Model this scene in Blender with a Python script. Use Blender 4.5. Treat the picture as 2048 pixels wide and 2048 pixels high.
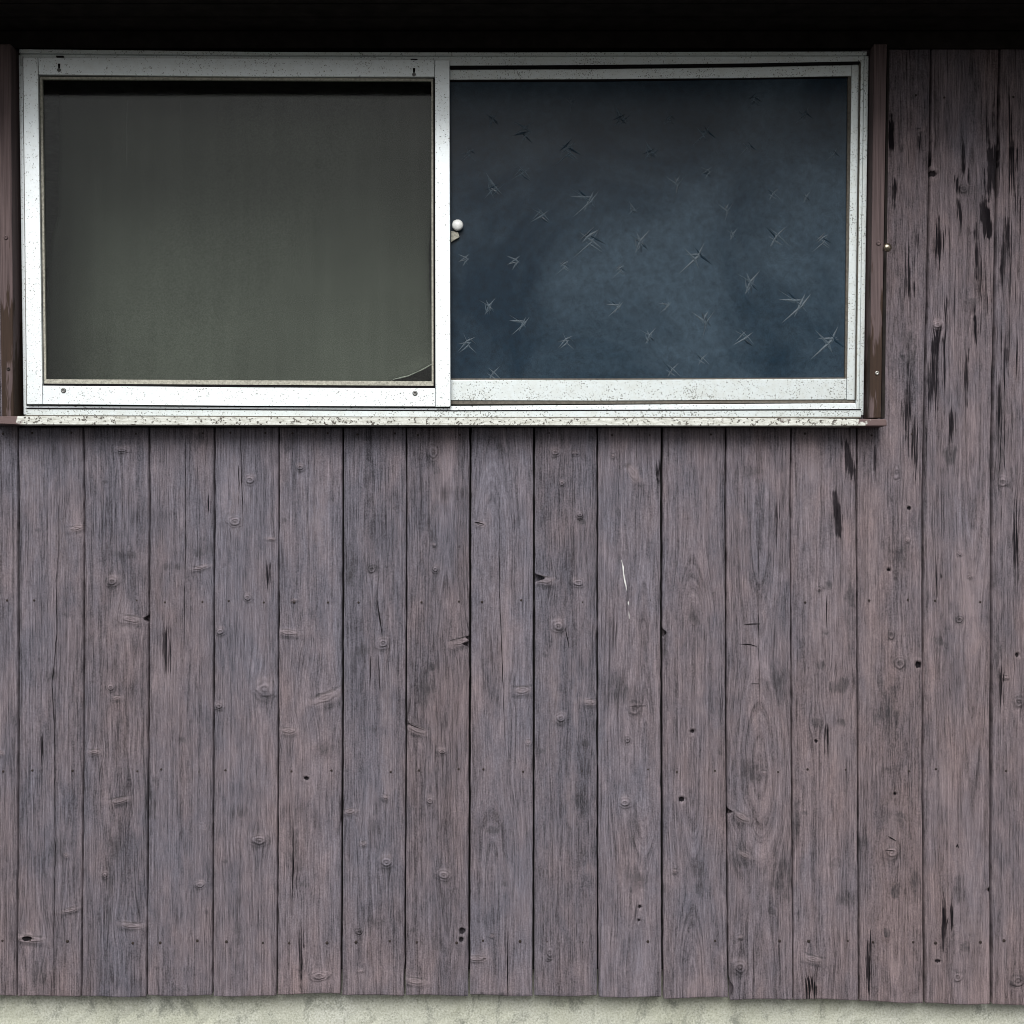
import bpy, bmesh, math, random
import numpy as np
from mathutils import Vector

for o in list(bpy.data.objects):
    bpy.data.objects.remove(o, do_unlink=True)
scene = bpy.context.scene
COL = scene.collection

# ------------------------------------------------------------------ camera
# 1000 photograph pixels = 1 m on the wall face (plane Y = 0); the camera looks along +Y
DIST = 2.6
CX, CZ = 1.024, 1.324
cam_d = bpy.data.cameras.new('camera')
cam_d.sensor_width = 36.0
cam_d.lens = 36.0 * DIST / 2.048
cam_d.clip_start = 0.05
cam_d.clip_end = 3000
cam = bpy.data.objects.new('camera', cam_d)
cam.location = (CX, -DIST, CZ)
cam.rotation_euler = (math.radians(90), 0, 0)
COL.objects.link(cam)
scene.camera = cam

# ------------------------------------------------------------------ sky, sun, exposure
SUN_EL, SUN_AZ = 43.0, 186.0
world = bpy.data.worlds.new('World')
scene.world = world
world.use_nodes = True
wn = world.node_tree
wn.nodes.clear()
sky = wn.nodes.new('ShaderNodeTexSky')
sky.sky_type = 'NISHITA'
sky.sun_disc = False
sky.sun_elevation = math.radians(SUN_EL)
sky.sun_rotation = math.radians(SUN_AZ)
sky.dust_density = 3.0
grey = wn.nodes.new('ShaderNodeHueSaturation')      # overcast: nearly neutral
grey.inputs['Saturation'].default_value = 0.22
bg = wn.nodes.new('ShaderNodeBackground')
bg.inputs['Strength'].default_value = 0.05
out = wn.nodes.new('ShaderNodeOutputWorld')
wn.links.new(sky.outputs[0], grey.inputs['Color'])
wn.links.new(grey.outputs[0], bg.inputs['Color'])
wn.links.new(bg.outputs[0], out.inputs[0])

sun_d = bpy.data.lights.new('sun', 'SUN')
sun_d.energy = 1.5
sun_d.angle = math.radians(38)
sun_d.color = (1.0, 0.985, 0.96)
sun = bpy.data.objects.new('sun', sun_d)
az = math.radians(SUN_AZ)
el = math.radians(SUN_EL)
to_sun = Vector((math.sin(az) * math.cos(el), math.cos(az) * math.cos(el), math.sin(el)))
sun.rotation_euler = (-to_sun).to_track_quat('-Z', 'Y').to_euler()
sun.location = (1, -6, 8)
COL.objects.link(sun)

scene.view_settings.view_transform = 'Standard'
scene.view_settings.look = 'None'
scene.view_settings.gamma = 1.0
scene.view_settings.use_curve_mapping = False
scene.view_settings.exposure = 1.25
scene.render.engine = 'CYCLES'
scene.cycles.filter_width = 1.0

# ------------------------------------------------------------------ helpers
def P(x, y, p=0.0):
    """point of the photograph seen at a depth p metres in front of the wall face"""
    k = 1 - p / DIST
    return Vector((CX + (x - 1024) / 1000 * k, -p, CZ + (1024 - y) / 1000 * k))

def obj(name, me, mat=None, parent=None):
    o = bpy.data.objects.new(name, me)
    COL.objects.link(o)
    if mat is not None and not me.materials:
        me.materials.append(mat)
    if parent is not None:
        o.parent = parent
    return o

def tag(o, label=None, cat=None, group=None, kind=None):
    for k, v in (('label', label), ('category', cat), ('group', group), ('kind', kind)):
        if v:
            o[k] = v
    return o

def empty(name, loc=(0, 0, 0), parent=None):
    o = bpy.data.objects.new(name, None)
    o.empty_display_size = 0.1
    COL.objects.link(o)
    o.location = loc
    if parent is not None:
        o.parent = parent
    return o

def bm_mesh(name, bm, smooth=False):
    me = bpy.data.meshes.new(name)
    bmesh.ops.recalc_face_normals(bm, faces=bm.faces[:])
    bm.to_mesh(me)
    bm.free()
    if smooth:
        for p in me.polygons:
            p.use_smooth = True
    return me

def slab_bm(pts, front, back, bevel=0.0008):
    """polygon outline given in photograph pixels at depth `front`, extruded back to `back`"""
    bm = bmesh.new()
    f = [bm.verts.new(P(x, y, front)) for x, y in pts]
    b = [bm.verts.new((v.co.x, -back, v.co.z)) for v in f]
    n = len(pts)
    bm.faces.new(f)
    bm.faces.new(b[::-1])
    for i in range(n):
        j = (i + 1) % n
        bm.faces.new((f[i], b[i], b[j], f[j]))
    if bevel:
        fs = set(f)
        ed = [e for e in bm.edges if e.verts[0] in fs or e.verts[1] in fs]
        bmesh.ops.bevel(bm, geom=ed, offset=bevel, segments=2, profile=0.5, affect='EDGES')
    return bm

def slab(name, pts, front, back, mat, parent=None, bevel=0.0008):
    return obj(name, bm_mesh(name, slab_bm(pts, front, back, bevel)), mat, parent)

def rect(x0, y0, x1, y1):
    return [(x0, y0), (x1, y0), (x1, y1), (x0, y1)]

def box(name, lo, hi, mat, parent=None, bevel=0.0):
    bm = bmesh.new()
    bmesh.ops.create_cube(bm, size=1)
    for v in bm.verts:
        v.co = Vector([(lo[i] + hi[i]) / 2 + v.co[i] * (hi[i] - lo[i]) for i in range(3)])
    if bevel:
        bmesh.ops.bevel(bm, geom=bm.edges[:], offset=bevel, segments=2, affect='EDGES')
    return obj(name, bm_mesh(name, bm), mat, parent)

def lathe_mesh(name, prof, seg=14):
    """profile (radius, height toward the viewer); axis = -Y"""
    bm = bmesh.new()
    rings = []
    for r, h in prof:
        if r < 1e-6:
            rings.append([bm.verts.new((0, -h, 0))])
        else:
            rings.append([bm.verts.new((r * math.cos(2 * math.pi * i / seg), -h, r * math.sin(2 * math.pi * i / seg))) for i in range(seg)])
    for a, b in zip(rings, rings[1:]):
        for i in range(seg):
            j = (i + 1) % seg
            if len(a) == 1:
                bm.faces.new((a[0], b[i], b[j]))
            elif len(b) == 1:
                bm.faces.new((a[i], a[j], b[0]))
            else:
                bm.faces.new((a[i], a[j], b[j], b[i]))
    return bm_mesh(name, bm, True)

# ------------------------------------------------------------------ node helper
class NT:
    def __init__(self, name):
        self.mat = bpy.data.materials.new(name)
        self.mat.use_nodes = True
        self.t = self.mat.node_tree
        self.t.nodes.clear()
        self.out = self.t.nodes.new('ShaderNodeOutputMaterial')
    def n(self, typ, **kw):
        nd = self.t.nodes.new(typ)
        for k, v in kw.items():
            setattr(nd, k, v)
        return nd
    def put(self, sock, v):
        if isinstance(v, bpy.types.NodeSocket):
            self.t.links.new(v, sock)
        elif v is not None:
            if sock.type == 'RGBA' and len(v) == 3:
                v = (*v, 1)
            sock.default_value = v
    def math(self, op, a, b=None, c=None, clamp=False):
        nd = self.n('ShaderNodeMath', operation=op, use_clamp=clamp)
        self.put(nd.inputs[0], a)
        if b is not None: self.put(nd.inputs[1], b)
        if c is not None: self.put(nd.inputs[2], c)
        return nd.outputs[0]
    def rng(self, v, a, b, c=0.0, d=1.0, smooth=False):
        nd = self.n('ShaderNodeMapRange', interpolation_type='SMOOTHSTEP' if smooth else 'LINEAR')
        for i, q in enumerate((v, a, b, c, d)):
            self.put(nd.inputs[i], q)
        return nd.outputs[0]
    def vec(self, x, y, z):
        nd = self.n('ShaderNodeCombineXYZ')
        for i, q in enumerate((x, y, z)):
            self.put(nd.inputs[i], q)
        return nd.outputs[0]
    def noise(self, v, scale=1.0, detail=3.0, rough=0.55, dist=0.0):
        nd = self.n('ShaderNodeTexNoise')
        self.put(nd.inputs['Vector'], v)
        nd.inputs['Scale'].default_value = scale
        nd.inputs['Detail'].default_value = detail
        nd.inputs['Roughness'].default_value = rough
        nd.inputs['Distortion'].default_value = dist
        return nd.outputs['Fac']
    def mix(self, f, a, b, mode='MIX'):
        nd = self.n('ShaderNodeMix', data_type='RGBA', blend_type=mode)
        self.put(nd.inputs[0], f)
        self.put(nd.inputs[6], a)
        self.put(nd.inputs[7], b)
        return nd.outputs[2]
    def pos(self):
        g = self.n('ShaderNodeNewGeometry')
        s = self.n('ShaderNodeSeparateXYZ')
        self.t.links.new(g.outputs['Position'], s.inputs[0])
        return g.outputs['Position'], s.outputs[0], s.outputs[1], s.outputs[2]
    def attr(self, name):
        a = self.n('ShaderNodeAttribute', attribute_name=name)
        s = self.n('ShaderNodeSeparateXYZ')
        self.t.links.new(a.outputs['Vector'], s.inputs[0])
        return s.outputs[0], s.outputs[1], s.outputs[2], a.outputs['Alpha']
    def bump(self, h, strength=0.5, dist=0.001):
        nd = self.n('ShaderNodeBump')
        nd.inputs['Strength'].default_value = strength
        nd.inputs['Distance'].default_value = dist
        self.put(nd.inputs['Height'], h)
        return nd.outputs[0]
    def bsdf(self, color, rough=0.7, spec=0.3, metal=0.0, normal=None, **kw):
        b = self.n('ShaderNodeBsdfPrincipled')
        self.put(b.inputs['Base Color'], color)
        self.put(b.inputs['Roughness'], rough)
        self.put(b.inputs['Specular IOR Level'], spec)
        self.put(b.inputs['Metallic'], metal)
        if normal is not None:
            self.put(b.inputs['Normal'], normal)
        self.t.links.new(b.outputs[0], self.out.inputs[0])
        return self.mat

# ------------------------------------------------------------------ materials
def m_wood():
    m = NT('weathered_plum_wood')
    pos, X, Y, Z = m.pos()
    gu, kd, kmask, dark = m.attr('grain')
    stain, pale, hue, seed = m.attr('wear_shade')  # stain and pale also carry painted shade and light of raised knots
    sd = m.math('MULTIPLY', seed, 37.0)
    # growth lines follow the warped across-grain coordinate gu
    fine = m.noise(m.vec(m.math('MULTIPLY', gu, 300.0), m.math('MULTIPLY', Z, 1.8), sd), 1.0, 3.0, 0.75)
    broad = m.noise(m.vec(m.math('MULTIPLY', gu, 75.0), m.math('MULTIPLY', Z, 2.2), sd), 1.0, 4.0, 0.6)
    blot = m.noise(m.vec(m.math('MULTIPLY', X, 26.0), m.math('MULTIPLY', Z, 9.0), sd), 1.0, 5.0, 0.62, 0.3)
    blot2 = m.noise(m.vec(m.math('MULTIPLY', X, 6.0), m.math('MULTIPLY', Z, 2.6), 3.3), 1.0, 4.0, 0.55)
    speck = m.noise(pos, 420.0, 2.0, 0.8)
    fibre = m.noise(m.vec(m.math('MULTIPLY', X, 520.0), m.math('MULTIPLY', Z, 24.0), sd), 1.0, 2.0, 0.7)
    # hue: cool violet grey .. warm pinkish brown
    h = m.math('ADD', hue, m.rng(blot2, 0.3, 0.7, -0.32, 0.32))
    h = m.math('ADD', h, m.rng(blot, 0.3, 0.7, -0.25, 0.25), clamp=True)
    base = m.mix(h, (0.112, 0.105, 0.126), (0.146, 0.113, 0.117))
    val = m.math('ADD', m.rng(fine, 0.34, 0.66, -0.30, 0.26), m.rng(broad, 0.25, 0.75, -0.13, 0.13))
    val = m.math('ADD', val, m.rng(blot, 0.30, 0.70, -0.17, 0.16))
    val = m.math('ADD', val, m.rng(speck, 0.32, 0.68, -0.30, 0.30))
    val = m.math('ADD', val, m.rng(fibre, 0.32, 0.68, -0.36, 0.34))
    rag = m.noise(m.vec(m.math('MULTIPLY', gu, 95.0), m.math('MULTIPLY', Z, 30.0), m.math('ADD', sd, 4.0)), 1.0, 4.0, 0.7)
    stain = m.rng(m.math('ADD', stain, m.math('MULTIPLY', m.math('MINIMUM', m.math('MULTIPLY', stain, 3.0), 1.0), m.rng(rag, 0.3, 0.7, -0.38, 0.38))), 0.12, 0.85)
    pale = m.rng(m.math('ADD', pale, m.math('MULTIPLY', m.math('MINIMUM', m.math('MULTIPLY', pale, 3.0), 1.0), m.rng(rag, 0.3, 0.7, 0.30, -0.30))), 0.06, 0.70)
    val = m.math('ADD', val, m.math('MULTIPLY', stain, -0.50))
    val = m.math('ADD', val, m.math('MULTIPLY', pale, 0.34))
    # rings inside the knots
    ring = m.math('SINE', m.math('ADD', m.math('MULTIPLY', kd, 11.0), m.math('MULTIPLY', blot, 5.0)))
    val = m.math('ADD', val, m.math('MULTIPLY', m.math('MULTIPLY', ring, kmask), 0.22))
    val = m.math('ADD', val, m.rng(seed, 0.0, 1.0, -0.09, 0.09))
    val = m.math('MAXIMUM', m.math('ADD', val, 1.0), 0.12)
    col = m.mix(1.0, base, m.vec(val, val, val), 'MULTIPLY')
    col = m.mix(m.math('MULTIPLY', stain, 0.5), col, (0.050, 0.048, 0.053))
    col = m.mix(m.math('MULTIPLY', pale, 0.45), col, (0.178, 0.142, 0.146))
    # weather checks: sparse thin dark slits along the grain
    slit = m.noise(m.vec(m.math('MULTIPLY', gu, 330.0), m.math('MULTIPLY', Z, 9.0), m.math('ADD', sd, 5.0)), 1.0, 2.0, 0.5)
    where = m.noise(m.vec(m.math('MULTIPLY', X, 34.0), m.math('MULTIPLY', Z, 7.0), m.math('ADD', sd, 9.0)), 1.0, 2.0, 0.5)
    s = m.math('MULTIPLY', m.rng(slit, 0.60, 0.68), m.rng(where, 0.52, 0.70))
    col = m.mix(m.math('MULTIPLY', s, 0.6), col, (0.02, 0.018, 0.020))
    # black bare patches broken up by the grain
    dl = m.noise(m.vec(m.math('MULTIPLY', gu, 300.0), m.math('MULTIPLY', Z, 7.0), m.math('ADD', sd, 2.0)), 1.0, 3.0, 0.6)
    dm = m.rng(m.math('ADD', dark, m.rng(dl, 0.3, 0.7, -0.62, 0.55)), 0.44, 0.72, smooth=True)
    dm = m.math('MULTIPLY', dm, m.rng(dark, 0.02, 0.2))
    col = m.mix(m.math('MULTIPLY', dm, m.rng(blot, 0.35, 0.6, 0.78, 0.97)), col, (0.006, 0.0055, 0.007))
    hgt = m.math('ADD', m.math('MULTIPLY', fine, 0.7), m.math('MULTIPLY', fibre, 0.4))
    hgt = m.math('ADD', hgt, m.math('MULTIPLY', speck, 0.35))
    hgt = m.math('ADD', hgt, m.math('MULTIPLY', blot, 0.8))
    hgt = m.math('SUBTRACT', hgt, m.math('MULTIPLY', s, 0.8))
    hgt = m.math('SUBTRACT', hgt, m.math('MULTIPLY', dm, 0.9))
    hgt = m.math('ADD', hgt, m.math('MULTIPLY', m.math('MULTIPLY', ring, kmask), 0.6))
    spc = m.math('MULTIPLY', m.math('SUBTRACT', 1.0, m.math('MAXIMUM', dm, s)), 0.12)
    return m.bsdf(col, 0.85, spc, normal=m.bump(hgt, 0.9, 0.0016))

def m_alu(name, dirt=0.5, base=(0.74, 0.795, 0.815), metal=0.6):
    m = NT(name)
    pos, X, Y, Z = m.pos()
    sp = m.noise(pos, 330.0, 2.0, 0.55)
    big = m.noise(pos, 14.0, 4.0, 0.6)
    brush = m.noise(m.vec(m.math('MULTIPLY', X, 12.0), Y, m.math('MULTIPLY', Z, 420.0)), 1.0, 2.0, 0.5)
    thr = m.rng(big, 0.3, 0.7, 0.70 - 0.02 * dirt, 0.66 - 0.12 * dirt)
    spot = m.rng(m.math('SUBTRACT', sp, thr), 0.0, 0.035)
    grime = m.noise(pos, 60.0, 5.0, 0.7)
    col = m.mix(m.rng(grime, 0.4, 0.75, 0.0, 0.45 * dirt), base, (0.42, 0.42, 0.36))
    col = m.mix(m.rng(brush, 0.3, 0.7, 0.0, 0.10), col, (0.5, 0.53, 0.54))
    col = m.mix(m.math('MULTIPLY', spot, 0.85), col, (0.10, 0.10, 0.085))
    hg = m.math('SUBTRACT', m.math('MULTIPLY', brush, 0.2), spot)
    mt = m.math('MULTIPLY', m.math('SUBTRACT', 1.0, spot), metal)
    return m.bsdf(col, 0.42, 0.4, mt, m.bump(hg, 0.3, 0.0006))

def m_flash():
    m = NT('peeling_cream_paint')
    pos, X, Y, Z = m.pos()
    a = m.noise(m.vec(m.math('MULTIPLY', X, 45.0), Y, m.math('MULTIPLY', Z, 260.0)), 1.0, 5.0, 0.7)
    sp = m.noise(pos, 210.0, 3.0, 0.6)
    col = m.mix(m.rng(a, 0.35, 0.7), (0.70, 0.72, 0.68), (0.34, 0.34, 0.29))
    col = m.mix(m.rng(sp, 0.56, 0.63), col, (0.07, 0.06, 0.05))
    # both ends keep the plum paint
    e = m.noise(pos, 26.0, 4.0, 0.6)
    ends = m.math('MAXIMUM', m.rng(X, 1.675, 1.725), m.rng(X, 0.062, 0.035))
    ends = m.rng(m.math('ADD', ends, m.rng(e, 0.3, 0.7, -0.5, 0.5)), 0.45, 0.55)
    col = m.mix(ends, col, (0.12, 0.082, 0.080))
    return m.bsdf(col, 0.65, 0.3, 0.0, m.bump(m.math('ADD', a, sp), 0.5, 0.001))

def m_casing():
    m = NT('plum_casing_paint')
    pos, X, Y, Z = m.pos()
    g = m.noise(m.vec(m.math('MULTIPLY', X, 300.0), m.math('MULTIPLY', Y, 200.0), m.math('MULTIPLY', Z, 6.0)), 1.0, 4.0, 0.6)
    b = m.noise(m.vec(m.math('MULTIPLY', X, 60.0), m.math('MULTIPLY', Y, 30.0), m.math('MULTIPLY', Z, 7.0)), 1.0, 4.0, 0.6)
    col = m.mix(m.rng(g, 0.3, 0.7), (0.050, 0.034, 0.035), (0.135, 0.098, 0.097))
    # bare brown wood where the paint has run off, in long ragged patches toward the sill
    low = m.rng(Z, 1.98, 1.62)
    bare = m.rng(m.math('ADD', m.rng(b, 0.3, 0.7, -0.45, 0.45), low), 0.74, 0.86)
    col = m.mix(bare, col, m.mix(g, (0.006, 0.004, 0.003), (0.060, 0.034, 0.022)))
    return m.bsdf(col, 0.75, 0.25, 0.0, m.bump(g, 0.5, 0.001))

def m_plain(name, col, rough=0.8, spec=0.2, metal=0.0, scale=40.0, amount=0.4, bump=0.3):
    m = NT(name)
    pos, X, Y, Z = m.pos()
    n = m.noise(pos, scale, 5.0, 0.6)
    lo = tuple(c * (1 - amount) for c in col)
    hi = tuple(min(1, c * (1 + amount)) for c in col)
    return m.bsdf(m.mix(m.rng(n, 0.3, 0.7), lo, hi), rough, spec, metal, m.bump(n, bump, 0.002))

def m_concrete():
    m = NT('mossy_concrete')
    pos, X, Y, Z = m.pos()
    a = m.noise(pos, 7.0, 5.0, 0.6)
    b = m.noise(pos, 260.0, 3.0, 0.7)
    c = m.noise(m.vec(m.math('MULTIPLY', X, 26.0), Y, m.math('MULTIPLY', Z, 17.0)), 1.0, 5.0, 0.65, 0.6)
    col = m.mix(m.rng(a, 0.3, 0.7), (0.46, 0.47, 0.38), (0.56, 0.57, 0.52))
    col = m.mix(m.rng(b, 0.35, 0.75), col, (0.26, 0.27, 0.21))
    col = m.mix(m.math('MULTIPLY', m.rng(m.math('ADD', c, m.rng(b, 0.3, 0.7, -0.05, 0.05)), 0.54, 0.70), 0.8), col, (0.17, 0.18, 0.155))
    return m.bsdf(col, 0.9, 0.2, 0.0, m.bump(m.math('ADD', b, m.math('MULTIPLY', a, 2.0)), 0.5, 0.002))

def m_glass():
    m = NT('thin_window_glass')
    lw = m.n('ShaderNodeFresnel')
    lw.inputs['IOR'].default_value = 1.55
    pos, X, Y, Z = m.pos()
    dust = m.noise(pos, 90.0, 5.0, 0.7)
    tr = m.n('ShaderNodeBsdfTransparent')
    tr.inputs[0].default_value = (0.86, 0.89, 0.87, 1)
    gl = m.n('ShaderNodeBsdfGlossy')
    gl.inputs['Roughness'].default_value = 0.06
    df = m.n('ShaderNodeBsdfDiffuse')
    df.inputs[0].default_value = (0.35, 0.36, 0.34, 1)
    s1 = m.n('ShaderNodeMixShader')
    m.put(s1.inputs[0], m.math('MULTIPLY', lw.outputs[0], 0.3))
    m.t.links.new(tr.outputs[0], s1.inputs[1])
    m.t.links.new(gl.outputs[0], s1.inputs[2])
    s2 = m.n('ShaderNodeMixShader')
    drip = m.noise(m.vec(m.math('MULTIPLY', X, 150.0), 0.0, m.math('MULTIPLY', Z, 2.2)), 1.0, 2.0, 0.5)
    m.put(s2.inputs[0], m.math('ADD', m.rng(dust, 0.35, 0.8, 0.0, 0.022), m.rng(drip, 0.71, 0.76, 0.0, 0.07)))
    m.t.links.new(s1.outputs[0], s2.inputs[1])
    m.t.links.new(df.outputs[0], s2.inputs[2])
    m.t.links.new(s2.outputs[0], m.out.inputs[0])
    return m.mat

def m_blue():
    m = NT('dusty_blue_figured_glass')
    pos, X, Y, Z = m.pos()
    a = m.noise(pos, 3.2, 5.0, 0.62, 0.6)
    a = m.math('ADD', a, m.rng(X, 0.9, 1.7, -0.06, 0.05))
    def patch(x, z, rx, rz):
        dx = m.math('DIVIDE', m.math('SUBTRACT', X, x), rx)
        dz = m.math('DIVIDE', m.math('SUBTRACT', Z, z), rz)
        q = m.math('ADD', m.math('MULTIPLY', dx, dx), m.math('MULTIPLY', dz, dz))
        return m.rng(q, 0.0, 1.6, 1.0, 0.0)
    dark_refl = m.math('MAXIMUM', patch(1.62, 1.70, 0.17, 0.10), m.math('MAXIMUM', patch(0.95, 1.72, 0.14, 0.12), patch(0.93, 2.02, 0.12, 0.10)))  # dark reflections painted into the glass colour as soft ellipses
    a = m.math('SUBTRACT', a, m.math('MULTIPLY', dark_refl, 0.16))
    f = m.noise(pos, 75.0, 5.0, 0.75)
    sp = m.noise(pos, 520.0, 2.0, 0.7)
    col = m.mix(m.rng(a, 0.32, 0.62), (0.003, 0.013, 0.025), (0.028, 0.047, 0.066))
    v = m.math('ADD', m.rng(f, 0.3, 0.7, 0.70, 1.30), m.rng(sp, 0.3, 0.7, -0.30, 0.30))
    col = m.mix(1.0, col, m.vec(v, v, v), 'MULTIPLY')
    return m.bsdf(col, 0.24, 0.17, 0.0, m.bump(m.math('ADD', f, m.math('MULTIPLY', sp, 0.3)), 0.16, 0.001))

def m_paper():
    m = NT('grey_backing_paper')
    pos, X, Y, Z = m.pos()
    a = m.noise(pos, 4.0, 4.0, 0.55)
    st = m.noise(m.vec(m.math('MULTIPLY', X, 30.0), Y, m.math('MULTIPLY', Z, 3.0)), 1.0, 3.0, 0.5)
    sp = m.noise(pos, 420.0, 3.0, 0.7)
    v = m.math('ADD', m.rng(a, 0.3, 0.7, 0.82, 1.12), m.rng(sp, 0.3, 0.7, -0.30, 0.30))
    v = m.math('ADD', v, m.rng(st, 0.3, 0.7, -0.07, 0.07))
    col = m.mix(1.0, (0.116, 0.119, 0.104), m.vec(v, v, v), 'MULTIPLY')
    return m.bsdf(col, 0.9, 0.1)

WOOD = m_wood()
ALU = m_alu('aluminium_white', 0.5)
ALU_D = m_alu('aluminium_pitted', 0.95, (0.58, 0.63, 0.635))
FLASH = m_flash()
CASING = m_casing()
CONC = m_concrete()
GLASS = m_glass()
BLUE = m_blue()
PAPER = m_paper()
TAR = m_plain('tarred_backing', (0.012, 0.011, 0.012), 0.9)
RUBBER = m_plain('old_rubber_gasket', (0.10, 0.09, 0.075), 0.7, scale=200.0)
BEAD = m_plain('dirty_glazing_bead', (0.34, 0.33, 0.28), 0.6, scale=260.0)
RUST = m_plain('rusty_nail', (0.030, 0.022, 0.020), 0.7, 0.3, 0.3, scale=300.0)
STEEL = m_plain('dull_steel', (0.34, 0.33, 0.31), 0.35, 0.5, 0.8, scale=250.0)
SCREW = m_plain('tarnished_screw', (0.16, 0.16, 0.155), 0.4, 0.5, 0.6, scale=300.0)
BRASS = m_plain('worn_brass', (0.30, 0.26, 0.20), 0.25, 0.5, 0.9, scale=250.0)
STARLIT = m_plain('lit_blue_ridge', (0.036, 0.056, 0.074), 0.5, 0.35, scale=300.0)  # paler tone paints the lit flanks of the star relief
STARSHADE = m_plain('shaded_blue_ridge', (0.010, 0.022, 0.034), 0.3, 0.3)  # darker tone paints the shaded arms of the star relief
DARKGAP = m_plain('dark_crack', (0.010, 0.009, 0.010), 0.95, 0.05)
LIT_EDGE = m_plain('lit_paper_edge', (0.55, 0.55, 0.50), 0.9, 0.1, scale=300.0)
CHALK = m_plain('bare_pale_scratch', (0.72, 0.72, 0.70), 0.8, scale=300.0, amount=0.2)
SOFFIT = m_plain('black_soffit_and_shade', (0.020, 0.017, 0.016), 0.85, 0.1, scale=25.0)  # black soffit wood, also the painted shade of added beam and casing gap
ROOM = m_plain('dim_room_plaster', (0.05, 0.05, 0.05), 0.9, 0.1)
GROUND = m_plain('damp_dark_ground', (0.045, 0.043, 0.040), 0.9, 0.2, scale=6.0)
LATCH = m_plain('white_enamel', (0.80, 0.82, 0.80), 0.35, 0.5, scale=120.0, amount=0.12)

# ------------------------------------------------------------------ ground, plinth, room, eave
bm = bmesh.new()
R = 900.0
vs = [bm.verts.new((CX + x * R, y * R, 0)) for x, y in ((-1, -1), (1, -1), (1, 1), (-1, 1))]
bm.faces.new(vs)
tag(obj('ground', bm_mesh('ground', bm), GROUND), kind='structure')

def plinth():
    bm = bmesh.new()
    x0, x1, z0, z1 = -3.0, 5.0, -0.05, 0.40
    nx, nz = 420, 30
    rng = np.random.default_rng(5)
    hs = rng.normal(0, 0.0012, (nz + 1, nx + 1))
    g = []
    for j in range(nz + 1):
        row = []
        for i in range(nx + 1):
            row.append(bm.verts.new((x0 + (x1 - x0) * i / nx, 0.042 + hs[j, i] * 0.5, z0 + (z1 - z0) * j / nz)))
        g.append(row)
    for j in range(nz):
        for i in range(nx):
            bm.faces.new((g[j][i], g[j][i + 1], g[j + 1][i + 1], g[j + 1][i]))
    b = [bm.verts.new(v) for v in ((x0, 0.30, z0), (x1, 0.30, z0), (x1, 0.30, z1), (x0, 0.30, z1))]
    bm.faces.new(b[::-1])
    bm.faces.new(g[-1] + [b[2], b[3]])
    bm.faces.new([r[0] for r in g[::-1]] + [b[0], b[3]][::1])
    bm.faces.new([r[-1] for r in g] + [b[2], b[1]])
    return bm_mesh('concrete_plinth', bm, False)
tag(obj('concrete_plinth', plinth(), CONC), 'pale greenish concrete plinth with dark mould spots under the planks', 'plinth')

# dark room behind the panes (floor, ceiling and three walls with thickness)
def room():
    bm = bmesh.new()
    def bx(lo, hi):
        r = bmesh.ops.create_cube(bm, size=1)
        for v in r['verts']:
            v.co = Vector([(lo[i] + hi[i]) / 2 + v.co[i] * (hi[i] - lo[i]) for i in range(3)])
    bx((-2.9, 2.8, 0.0), (4.9, 2.9, 2.7))
    bx((-2.95, 0.32, 0.0), (-2.85, 2.8, 2.7))
    bx((4.85, 0.32, 0.0), (4.95, 2.8, 2.7))
    bx((-2.85, 0.32, 0.02), (4.85, 2.8, 0.12))
    bx((-2.85, 0.11, 2.34), (4.85, 2.8, 2.44))
    return bm_mesh('room', bm)
tag(obj('room', room(), ROOM), kind='structure')

SOF_Z = P(0, 62).z
EAVE_D = 0.35
tag(box('eave_shade_beam', (-3.0, -0.006, P(0, 97.5).z), (5.0, 0.0215, SOF_Z - 0.002), SOFFIT, None, 0.002), 'added black beam standing in for the eave shade above the window head', 'beam')  # added beam, its black stands in for the shade under the eave
eave = tag(empty('eave', (CX, 0, SOF_Z)), 'deep black eave boarded underneath above the window', 'eave')
nb = 5
for i in range(nb):
    a = -EAVE_D + i * EAVE_D / nb
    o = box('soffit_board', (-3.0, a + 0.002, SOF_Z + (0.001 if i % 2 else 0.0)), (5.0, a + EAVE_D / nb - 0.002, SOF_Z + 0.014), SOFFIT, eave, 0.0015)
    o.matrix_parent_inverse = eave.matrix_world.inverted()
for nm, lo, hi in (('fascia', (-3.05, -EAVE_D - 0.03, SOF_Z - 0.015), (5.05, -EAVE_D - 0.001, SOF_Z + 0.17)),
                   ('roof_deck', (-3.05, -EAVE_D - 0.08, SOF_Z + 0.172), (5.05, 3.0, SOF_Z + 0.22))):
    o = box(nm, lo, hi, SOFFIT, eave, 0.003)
for o in list(eave.children):
    o.matrix_parent_inverse = eave.matrix_world.inverted()
    o.matrix_parent_inverse.translation = -Vector(eave.location)

# ------------------------------------------------------------------ plank wall
wall = tag(empty('plank_wall', (0, 0, 0)), 'weathered plum painted wall of upright wooden planks around the window', 'wall')

# backing behind the planks leaves the window opening free
OX0, OX1, OY0, OY1 = 46, 1728, 106, 836
for nm, lo, hi in (('backing_board', (-3.0, 0.022, 0.402), (P(OX0, 0).x, 0.10, 2.33)),
                   ('backing_board', (P(OX1, 0).x, 0.022, 0.402), (5.0, 0.10, 2.33)),
                   ('backing_board', (P(OX0, 0).x + 0.0005, 0.022, 0.402), (P(OX1, 0).x - 0.0005, 0.10, P(0, OY1).z)),
                   ('backing_board', (P(OX0, 0).x + 0.0005, 0.022, P(0, OY0).z), (P(OX1, 0).x - 0.0005, 0.10, 2.33))):
    box(nm, lo, hi, TAR, wall)

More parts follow.
